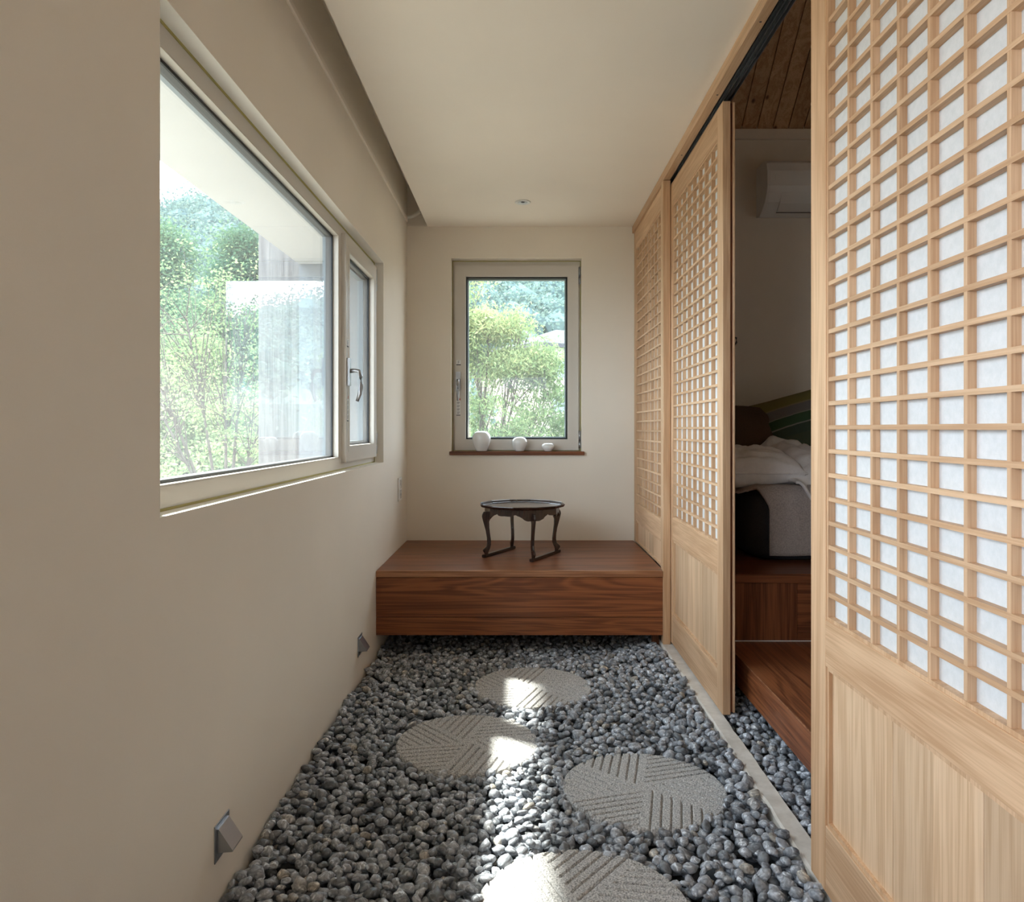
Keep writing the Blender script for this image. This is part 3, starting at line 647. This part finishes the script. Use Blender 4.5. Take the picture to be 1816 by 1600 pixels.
# air conditioner
ac = thing('air_conditioner', 'white wall-mounted air conditioner high on the dark bedroom wall', 'air conditioner', (1.9, BY-.1, H+1.30))
X0, X1, Z0, Z1 = 1.475, 2.34, H+1.302, H+1.617
prof = [(0,Z0+.012),(0,Z1),(.12,Z1),(.17,Z1-.008),(.20,Z1-.03),(.213,Z1-.08),(.214,Z1-.17),(.20,Z1-.21),(.165,Z1-.255),(.11,Z0+.025),(.06,Z0)]
bm = bmesh.new(); ca = [bm.verts.new((X0+.0, BY-a, z)) for a, z in prof]; cb = [bm.verts.new((X1, BY-a, z)) for a, z in prof]
c2 = [bm.verts.new((X0+.018, BY-a-.004*(a>.1), z)) for a, z in prof]
for A_, B_ in ((ca, c2), (c2, cb)):
    for k in range(len(prof)): j = (k+1) % len(prof); bm.faces.new((A_[k], A_[j], B_[j], B_[k]))
bm.faces.new(ca[::-1]); bm.faces.new(cb); bmesh.ops.recalc_face_normals(bm, faces=bm.faces[:]); link_mesh('casing', bm, M['white'], ac)
bm = bmesh.new(); vs = [bm.verts.new((x, BY-a, z)) for x in (X0+.09, X1-.09) for a, z in ((.207,Z1-.205),(.168,Z1-.262),(.112,Z0+.017),(.108,Z0+.023),(.150,Z1-.262))]
for k in range(5): j = (k+1) % 5; bm.faces.new((vs[k], vs[j], vs[j+5], vs[k+5]))
bm.faces.new(vs[:5][::-1]); bm.faces.new(vs[5:]); bmesh.ops.recalc_face_normals(bm, faces=bm.faces[:]); link_mesh('louvre', bm, M['white'], ac)
bx('louvre_gap', X0+.085, X1-.085, BY-.1145, BY-.1125, Z0+.011, Z0+.015, M['ink'], ac)
bx('indicator', X0+.045, X0+.049, BY-.2185, BY-.215, Z1-.135, Z1-.105, M['porcelain'], ac)
# mattress
M['charcoal'] = speckle('charcoal_fabric', (.040,.043,.050), (.062,.066,.074), 260, 2, bump=.3, bd=.001)
bm = bmesh.new(); r_ = .13; mx0, mx1, my0, my1 = 1.12, 3.0, 3.645, 4.70
pts = []
for cx, cy, a0 in ((mx0+r_,my0+r_,180),(mx1-r_,my0+r_,270),(mx1-r_,my1-r_,0),(mx0+r_,my1-r_,90)):
    for k in range(9): a = R(a0+k*90/8); pts.append((cx+r_*math.cos(a), cy+r_*math.sin(a)))
cxm, cym = (mx0+mx1)/2, (my0+my1)/2; layers = []
for ins, z in ((.05,0),(.02,.012),(.0,.04),(-.008,.17),(.0,.29),(.025,.325),(.07,.342),(.5,.345)):
    layers.append([bm.verts.new((cxm+(px-cxm)*(1-ins/.94), cym+(py-cym)*(1-ins/.53*.9), zp+z)) for px, py in pts])
for a_, b_ in zip(layers, layers[1:]):
    for k in range(len(pts)): j = (k+1) % len(pts); bm.faces.new((a_[k], a_[j], b_[j], b_[k]))
bm.faces.new(layers[0][::-1]); bm.faces.new(layers[-1]); bmesh.ops.recalc_face_normals(bm, faces=bm.faces[:])
o = link_mesh('mattress', bm, M['charcoal'], None, True); tag(o, 'thick charcoal mattress with rounded corner on the bedroom platform', 'mattress')
zm = zp + .345
# throw blanket
M['throw'] = speckle('taupe_fleece', (.38,.34,.32), (.56,.51,.48), 170, 3, bump=.8, bd=.004)
bm = bmesh.new(); nu, nv = 46, 60; G = []
for j in range(nv+1):
    t = j/nv; s = t*1.02     # path length: 0 on top at back, over the edge, to the hem
    topL = .68
    xl = 1.035 + .0*t
    if s < topL: y = 4.25 - s*(4.25-3.66)/topL; z = zm+.012
    else:
        q = (s-topL)/(1.02-topL); y = 3.66-.045*min(1, q*6); z = zm+.012-.335*max(0, q-.03) - .0*q
        if q < .1: z = zm+.012 - .02*(q/.1)**2
    xl = 1.06 if s < topL-.05 else 1.06 + .125*min(1, (s-topL+.05)/.16)**.7
    row = []
    for i in range(nu+1):
        x = xl + (2.2-xl)*i/nu; d = .006*noise.noise(Vector((x*6, s*3, 2))) + .004*math.sin(x*38+s*3)*(1 if s > topL else .3)
        zz = z + (0 if s > topL else abs(d)); yy = y - (d if s > topL else 0) - (.004 if s > topL else 0)
        if x < 1.16 and s < topL: zz -= (1.16-x)*.35
        row.append(bm.verts.new((x, yy, zz)))
    G.append(row)
for j in range(nv):
    for i in range(nu): bm.faces.new((G[j][i], G[j][i+1], G[j+1][i+1], G[j+1][i]))
bmesh.ops.recalc_face_normals(bm, faces=bm.faces[:])
o = link_mesh('throw_blanket', bm, M['throw'], None, True); sm = o.modifiers.new('s','SOLIDIFY'); sm.thickness = .012; sm.offset = 0
tag(o, 'taupe fleece throw hanging over the front of the charcoal mattress', 'blanket')
# pillows
M['linen'] = speckle('white_linen', (.82,.81,.80), (.88,.87,.86), 30, 3, bump=.2)
M['brown'] = speckle('brown_fabric', (.075,.045,.03), (.10,.06,.04), 200, 2)
def pillow(name, label, size, loc, rot, m, wr=.012, seed=0, pinch=.35):
    n = 34; sx, sy, sz = size; vt, ft = [], []
    for side in (1, -1):
        for j in range(n+1):
            for i in range(n+1):
                u, v = -1+2*i/n, -1+2*j/n; e = max(0, (1-abs(u)**2.6)*(1-abs(v)**2.6))
                t = e**.42; x = sx/2*u*(1-.06*pinch*(1-abs(v))*0 - .07*(1-v*v)*pinch*abs(u)); y = sy/2*v*(1-.07*(1-u*u)*pinch*abs(v))
                w_ = wr*t*noise.noise(Vector((u*2.2+seed, v*5, side*1.0)))*(1.2) + wr*.7*noise.noise(Vector((u*7+seed, v*2, 3*side)))*e
                vt.append((x, y, side*(sz/2*t)+w_))
        b0 = 0 if side == 1 else (n+1)**2
        for j in range(n):
            for i in range(n):
                q = [b0+j*(n+1)+i, b0+j*(n+1)+i+1, b0+(j+1)*(n+1)+i+1, b0+(j+1)*(n+1)+i]; ft.append(q if side == 1 else q[::-1])
    me = bpy.data.meshes.new(name); me.from_pydata(vt, [], ft); bm = bmesh.new(); bm.from_mesh(me); bmesh.ops.remove_doubles(bm, verts=bm.verts[:], dist=.0015)
    o = link_mesh(name, bm, m, None, True); o.location = loc; o.rotation_euler = [R(a) for a in rot]; tag(o, label, 'pillow', 'pillows heaped on the mattress'); return o
pw1 = pillow('pillow', 'plump white pillow lying on the mattress just inside the doorway', (.56,.40,.20), (1.125, 3.90, zm+.092), (6,0,-4), M['linen'], .026)
bm = bmesh.new(); pts = []
for k in range(81):
    a = k/80*4; e_ = int(a) % 4; f_ = -1+2*(a-int(a)); u, v = [(f_,-1),(1,f_),(-f_,1),(-1,-f_)][e_]
    pts.append((.28*u*(1-.0245*(1-v*v)*abs(u)), .20*v*(1-.0245*(1-u*u)*abs(v)), 0))
tube(bm, pts, .0045, 6, False); pp = link_mesh('piping', bm, M['linen'], None, True); pp.parent = pw1
pillow('pillow', 'dark brown cushion leaning behind the white pillow', (.52,.50,.17), (1.23, 4.30, zm+.20), (64,4,6), M['brown'], .010, 4)
# striped cushion
m = mat('striped_cloth', (.2,.2,.2), .85, spec=.2); M['stripe'] = m
tc = N(m,'ShaderNodeTexCoord'); sp = N(m,'ShaderNodeSeparateXYZ'); L(m, tc.outputs['Object'], sp.inputs[0])
mr = N(m,'ShaderNodeMapRange'); mr.inputs[1].default_value = -.27; mr.inputs[2].default_value = .27; L(m, sp.outputs['Y'], mr.inputs[0])
r = ramp(m, [(0,(.07,.085,.05)),(.50,(.055,.075,.05)),(.60,(.25,.24,.20)),(.615,(.05,.09,.045)),(.715,(.24,.24,.2)),(.73,(.17,.155,.14)),(.83,(.25,.22,.12)),(.845,(.20,.175,.06))])
r.color_ramp.interpolation = 'CONSTANT'; L(m, mr.outputs[0], r.inputs[0]); L(m, r.outputs[0], bs(m).inputs['Base Color'])
pillow('pillow', 'green, grey and mustard striped cushion propped against the bedroom wall', (.58,.56,.18), (1.66, 4.28, zm+.255), (66,-16,-10), M['stripe'], .008, 9)
# crumpled duvet
bm = bmesh.new(); nu, nv = 70, 60; G = []
for j in range(nv+1):
    v = j/nv; row = []
    for i in range(nu+1):
        u = i/nu; p = Vector((u*3.2, v*2.6, 0)); rid = noise.noise(p*1.3+Vector((3,1,0))); fold = 1-abs(noise.noise(p*2.1+Vector((0,7,0))))*2.2; f2 = 1-abs(noise.noise(p*4.3+Vector((5,0,1))))*2
        e = min(1, u*6)*min(1, v*7)*min(1, (1-v)*6)
        xl = 1.22 + .09*(v)**1.2; x = xl + u*.95; y = 4.33 - v*.715
        z = zm + .028 + e*(.085+.035*rid+.040*max(0,fold)+.016*f2) * (1.25-.55*v)
        z += .10*math.exp(-((u-.02)/.25)**2)*(1-v)**1.5
        if v > .86: q = (v-.86)/.14; y -= .01*q; z -= q*(.17+.05*noise.noise(Vector((u*8,0,0))))*max(0, min(1, (u-.02)*7))
        row.append(bm.verts.new((x + .03*noise.noise(Vector((0,v*6,u*6))), y + .02*noise.noise(Vector((u*7,3,v*4))), z)))
    G.append(row)
for j in range(nv):
    for i in range(nu): bm.faces.new((G[j][i], G[j][i+1], G[j+1][i+1], G[j+1][i]))
bmesh.ops.recalc_face_normals(bm, faces=bm.faces[:])
o = link_mesh('duvet', bm, M['linen'], None, True); sm = o.modifiers.new('s','SOLIDIFY'); sm.thickness = .014; sm.offset = 1
tag(o, 'crumpled white duvet pushed up between the pillow and striped cushion', 'duvet')

# ------------------------------------------------------------------ outside: soffit, fin wall, pillar, terrain, trees, house
struct(boxes('soffit', [(-1.50, XO, -3.0, 5.17, H+1.1175, H+1.36), (-1.50, 1.2, YB+.25, 5.86, H+1.19, H+1.36)], M['soffit']))  # second box: overhang added above the view to keep sun off the lattice panel
struct(bx('wall_fin', -1.50, XO-.001, 5.17, 5.35, -3.2, H+1.36, M['fin']))
pil = bx('concrete_pillar', -1.777, -1.501, 5.175, 5.37, -3.2, 4.2, M['concrete']); tag(pil, 'raw board-formed concrete pillar outside the long side window', 'pillar')
struct(bx('wall_sky_screen', -2.5, 4, -4.4, -4.1, -3.2, 4.5, M['fin']))  # unseen wall added behind the rear slot to dim its reflection
struct(bx('wall_outer_base', XO-.001, .8, YB+.02, YB+.25, -3.2, -.301, M['wall']))
RID = [(-2.2,.25),(-.9,.30),(-.6,.315),(-.47,.295),(-.42,.31),(-.38,.30),(-.33,.285),(-.2,.26),(0,.235),(.12,.215),(.257,.185),(.33,.170),(.384,.150),(.8,.10),(1.6,.08)]
def ridge(a): return float(np.interp(a, [p[0] for p in RID], [p[1] for p in RID]))
def terr(a, y):
    t = min(1, max(0, (y-45)/115)); t = t*t*(3-2*t); k = min(1.2, y/40)
    return -3.2 + 1.2*k*max(0, min(1, (y-15)/40)) + t*(H+160*ridge(a)-12.5+3.2) + 1.5*t*noise.noise(Vector((a*9, y*.03, 0)))
bm = bmesh.new(); G = []
ys = [-30,-10,0,4,8,12,16,20,26,34,42] + list(range(50,175,6)) + [185,200]
for y in ys:
    row = []
    for i in range(81):
        a = -2.2 + 3.8*i/80; yy = max(y, 4) if y >= 0 else 4; x = a*max(y, 25)
        row.append(bm.verts.new((x, y, terr(a, y))))
    G.append(row)
for j in range(len(ys)-1):
    for i in range(80): bm.faces.new((G[j][i], G[j][i+1], G[j+1][i+1], G[j+1][i]))
bmesh.ops.recalc_face_normals(bm, faces=bm.faces[:])
struct(link_mesh('ground', bm, M['grass'], None, True))
def leaves(cen, nrm_bias, size, droop=0.0, aspect=.55):
    """one rhombic leaf of two triangles at each centre"""
    n = len(cen); d = rng.normal(size=(n,3)); d[:,2] = d[:,2]*.6 - droop; d /= np.linalg.norm(d, axis=1)[:,None]
    e = rng.normal(size=(n,3)); e -= (e*d).sum(1)[:,None]*d; e /= np.linalg.norm(e, axis=1)[:,None]
    s = size*rng.uniform(.6, 1.3, n)[:,None]; a = cen - d*s*.5; b = cen + d*s*.5; m1 = cen + e*s*aspect*.5; m2 = cen - e*s*aspect*.5
    V = np.stack([a, m1, b, m2], 1).reshape(-1,3); F = (np.arange(n)*4)[:,None] + np.array([[0,1,2,3]]); return V, F
def blob_pts(c, r, n, shell=.55):
    d = rng.normal(size=(n,3)); d /= np.linalg.norm(d, axis=1)[:,None]; rr = shell + (1-shell)*rng.random(n)**.5
    return np.array(c) + d*rr[:,None]*np.array(r)
def clumpy(c, r, n, clumps, cr):
    """leaves gathered into clumps spread over a crown"""
    cc = blob_pts(c, r, clumps, .45); k = rng.integers(0, clumps, n); d = rng.normal(size=(n,3))*cr*.5; d[:,2] *= .6
    return cc[k] + d, cc
def tree(name, label, base, blobs, leafm, size, droop=0.0, group=None, cr=.45, br=.05, twigs=0, aspect=.55):
    t = thing(name, label, 'tree', base, group); P = []; bm = bmesh.new(); top = Vector(blobs[0][0])
    b = Vector(base); fork = b.lerp(Vector((sum(q[0][0] for q in blobs)/len(blobs), sum(q[0][1] for q in blobs)/len(blobs), sum(q[0][2] for q in blobs)/len(blobs))), .55)
    tube(bm, [b, b.lerp(fork, .5)+Vector((.1,0,0)), fork], [br*1.6, br*1.2, br], 8)
    for c, r, n, cl in blobs:
        p, cc = clumpy(c, r, n, cl, cr); P.append(p)
        c_ = Vector(c); mid = fork.lerp(c_, .5) + Vector((0,0,.12*r[2])); tube(bm, [fork, mid, c_], [br*.75, br*.45, br*.25], 6)
        for q in cc[:max(4, min(twigs, len(cc)))]:
            q = Vector(q); st = mid.lerp(c_, random.random()); tube(bm, [st, st.lerp(q, .55)+Vector((0,0,.05)), q], [br*.22, br*.14, br*.06], 4, False)
    link_mesh('trunk', bm, M['bark'], t, True); V, F_q = leaves(np.concatenate(P), None, size, droop, aspect)
    o = link_me('foliage', np_mesh('foliage', V, F_q, False), leafm, t); o['kind'] = 'stuff'; return t
def at(px, py, Y): return ((px-922)/F*Y, Y, H+(760-py)/F*Y)
def pb(px, py, Y, rx, rz, n, cl, ry=None):
    c = at(px, py, Y); k = Y/F; return (c, (rx*k, (ry or rx)*k, rz*k), n, cl)
# in the end window
Y = 8.5
tree('maple_tree', 'bright yellow-green maple with drooping layers outside the end window', (-.9, 8.8, -3.1),
     [pb(822,525,Y,42,117,2600,26), pb(795,610,Y,60,133,3000,30), pb(868,580,Y,66,26,4940,26,50), pb(925,575,Y,26,22,420,8), pb(925,648,Y,68,30,6840,34,60), pb(855,655,Y,40,95,1800,18), pb(975,690,Y,34,87,1500,18),
      pb(880,750,Y,85,79,4200,40), pb(965,755,Y,60,76,3000,30), pb(840,800,Y,80,95,2600,24), pb(960,815,Y,70,76,2200,22)],
     M['leaf_bright'], .056, .9, None, .17, .030, 10, .30)
tree('leafy_tree', 'bright leafy tree seen mirrored in the side window pane', (4.0, 13.5, -3.1),
     [((3.6,13.2,-.3),(1.8,1.4,1.2),3600,50), ((5.2,13.8,-.1),(1.6,1.4,1.3),3000,44), ((2.2,13.0,-.9),(1.2,1,.9),1600,26)], M['leaf_bright'], .14, .4, None, .5, .07, 8)
# in the side window, near to far
Y = 8.2
tree('branchy_tree', 'airy tree with long bare branches and sparse yellow leaves outside the side window', (-3.0, 8.6, -3.1),
     [pb(330,560,Y,130,140,1100,100), pb(400,640,Y,90,150,1200,90), pb(280,720,Y,120,120,1400,90), pb(440,520,Y,60,100,500,44), pb(470,720,Y,90,110,1100,60), pb(230,560,Y,120,150,800,50)],
     M['leaf_bright'], .040, .1, None, .14, .034, 34)
tree('leafy_tree', 'dense yellow-green tree filling the lower left of the side window', (-6.2, 12.6, -3.1),
     [pb(300,730,12.5,110,80,12000,120), pb(390,770,12,90,60,9000,90), pb(210,690,13,110,100,6000,60), pb(350,850,11.5,150,60,9000,90), pb(470,815,11.5,90,45,5000,50), pb(345,640,13,60,40,4500,50), pb(90,700,13,120,110,5000,60), pb(-60,720,13,120,110,4500,60), pb(20,830,12,160,60,4500,60)], M['leaf_bright'], .072, .3, None, .36, .06, 8)
tree('leafy_tree', 'mid-green tree behind the branchy tree, left of the concrete pillar', (-8.0, 22.0, -2.8),
     [pb(435,480,22,48,72,12000,80), pb(400,600,21,75,65,11000,80), pb(480,610,21,70,80,4200,60), pb(330,650,20,80,50,6000,70)], M['leaf_mid'], .105, .2, None, .6, .1, 8)
tree('leafy_tree', 'pale green rounded tree at the left edge of the side window', (-16.0, 30.0, -2.5),
     [pb(280,480,30,48,90,13000,80), pb(310,600,28,80,70,11000,80), pb(200,480,30,90,110,4200,50), pb(90,520,30,90,110,5000,50), pb(-50,560,30,100,110,5000,50), pb(60,650,27,150,70,6000,60), pb(-120,660,27,120,80,4000,40), pb(380,640,27,70,60,5000,50)], M['leaf_mid'], .14, .2, None, .9, .14, 8)
tree('leafy_tree', 'green tree low behind the pillar and the mirrored end window', (-4.6, 17.0, -3.0),
     [pb(560,700,16,70,80,4200,60), pb(620,640,17,80,100,4200,60), pb(500,760,15,80,60,3600,50), pb(700,700,17,80,90,3000,40)], M['leaf_mid'], .15, .2, None, .55, .08, 8)
# forested hill: one canopy of countless crowns
cen, inner = [], []
P = []
bmH = bmesh.new()
for j, y in enumerate(np.arange(48, 166, 4.6)):
    x = -1.1*y
    while x < .62*y:
        a = x/y + rng.normal(0, .01); yy = y + rng.normal(0, 1.4); z = terr(a, yy); r = rng.uniform(2.4, 4.0)*(1 + .25*(y > 100)); xx = a*yy
        if not (yy < 84 and -.08 < a < .16):
            hgt = rng.uniform(3.0, 5.5); n_ = int(300 if y < 110 else 240)
            if a < -.62: n_ = int(n_*.6)
            if a > .45: n_ //= 4
            d = rng.normal(size=(n_,3)); d[:,2] = np.abs(d[:,2])*1.1 - .25; d /= np.linalg.norm(d, axis=1)[:,None]
            lump = 1 + .18*np.sin(d[:,0]*7+xx)*np.cos(d[:,1]*6+yy)
            P.append(np.array([xx, yy, z+hgt]) + d*lump[:,None]*np.array([r, r, r*1.0]))
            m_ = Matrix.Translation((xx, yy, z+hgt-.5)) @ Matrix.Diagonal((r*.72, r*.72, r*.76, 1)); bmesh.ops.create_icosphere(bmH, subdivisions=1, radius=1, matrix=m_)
        x += r*1.25
P = np.concatenate(P); V, Fq = leaves(P, None, .50, .1, .7)
print('hill clumps', len(P))
hill = thing('forest', 'hazy blue-green wooded hillside rising behind the house and trees', 'forest', (0, 100, 0)); hill['kind'] = 'stuff'
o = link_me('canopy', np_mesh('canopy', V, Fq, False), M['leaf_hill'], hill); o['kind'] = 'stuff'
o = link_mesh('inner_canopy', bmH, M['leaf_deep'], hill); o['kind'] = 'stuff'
# house with hipped roof
hs = thing('house', 'neighbouring house with a grey hipped roof seen through the end window', 'house', (5, 66, -2))
C0 = Vector((1.24,60)); ul = Vector((-4.1,7.7)); ur = Vector((7.9,4.2)); ze = H+6.55
def quad_prism(name, o2, a, b2, z0, z1, m, shrink=0):
    bm = bmesh.new(); c = o2+(a+b2)/2; cs = [o2, o2+b2, o2+a+b2, o2+a]; cs = [c+(p-c)*(1-shrink) for p in cs]
    lo = [bm.verts.new((p.x,p.y,z0)) for p in cs]; hi = [bm.verts.new((p.x,p.y,z1)) for p in cs]
    for k in range(4): j = (k+1)%4; bm.faces.new((lo[k],lo[j],hi[j],hi[k]))
    bm.faces.new(lo[::-1]); bm.faces.new(hi); bmesh.ops.recalc_face_normals(bm, faces=bm.faces[:]); return link_mesh(name, bm, m, hs)
quad_prism('wall', C0, ul, ur, -2.2, ze, M['housewall'], .12)
quad_prism('fascia', C0, ul, ur, ze-.02, ze+.28, M['fascia'], .005)
bm = bmesh.new(); cs = [C0, C0+ur, C0+ul+ur, C0+ul]; c = C0+(ul+ur)/2; vs = [bm.verts.new((p.x,p.y,ze+.28)) for p in cs]; ap = [bm.verts.new((c.x-.0, c.y, ze+2.0)), bm.verts.new((c.x+1.6, c.y+.9, ze+2.0))]
bm.faces.new((vs[0],vs[1],ap[1],ap[0])); bm.faces.new((vs[1],vs[2],ap[1])); bm.faces.new((vs[2],vs[3],ap[0],ap[1])); bm.faces.new((vs[3],vs[0],ap[0])); bm.faces.new(vs[::-1])
bmesh.ops.recalc_face_normals(bm, faces=bm.faces[:]); link_mesh('roof', bm, M['rooftile'], hs)
def wallpt(t, z, out=.0): p = C0*0.88 + (C0+(ul+ur)/2)*.12 + ur*.88*t; nrm = Vector((ul.x, ul.y)).normalized(); return (p.x-nrm.x*out, p.y-nrm.y*out, z)
for t in (.18, .62):
    for z in (ze-2.4, ze-5.2):
        bm = bmesh.new(); p = [wallpt(t,z,.05), wallpt(t+.18,z,.05), wallpt(t+.18,z+1.3,.05), wallpt(t,z+1.3,.05)]; q = [wallpt(t,z,-.1), wallpt(t+.18,z,-.1), wallpt(t+.18,z+1.3,-.1), wallpt(t,z+1.3,-.1)]
        A_ = [bm.verts.new(v) for v in p]; B_ = [bm.verts.new(v) for v in q]; bm.faces.new(A_); bm.faces.new(B_[::-1])
        for k in range(4): j = (k+1)%4; bm.faces.new((A_[k],B_[k],B_[j],A_[j]))
        link_mesh('window', bm, M['outer_frame'], hs)
SC.cycles.max_bounces = 10; SC.cycles.transparent_max_bounces = 16; SC.cycles.diffuse_bounces = 6; SC.cycles.glossy_bounces = 5
SC.cycles.sample_clamp_indirect = 8
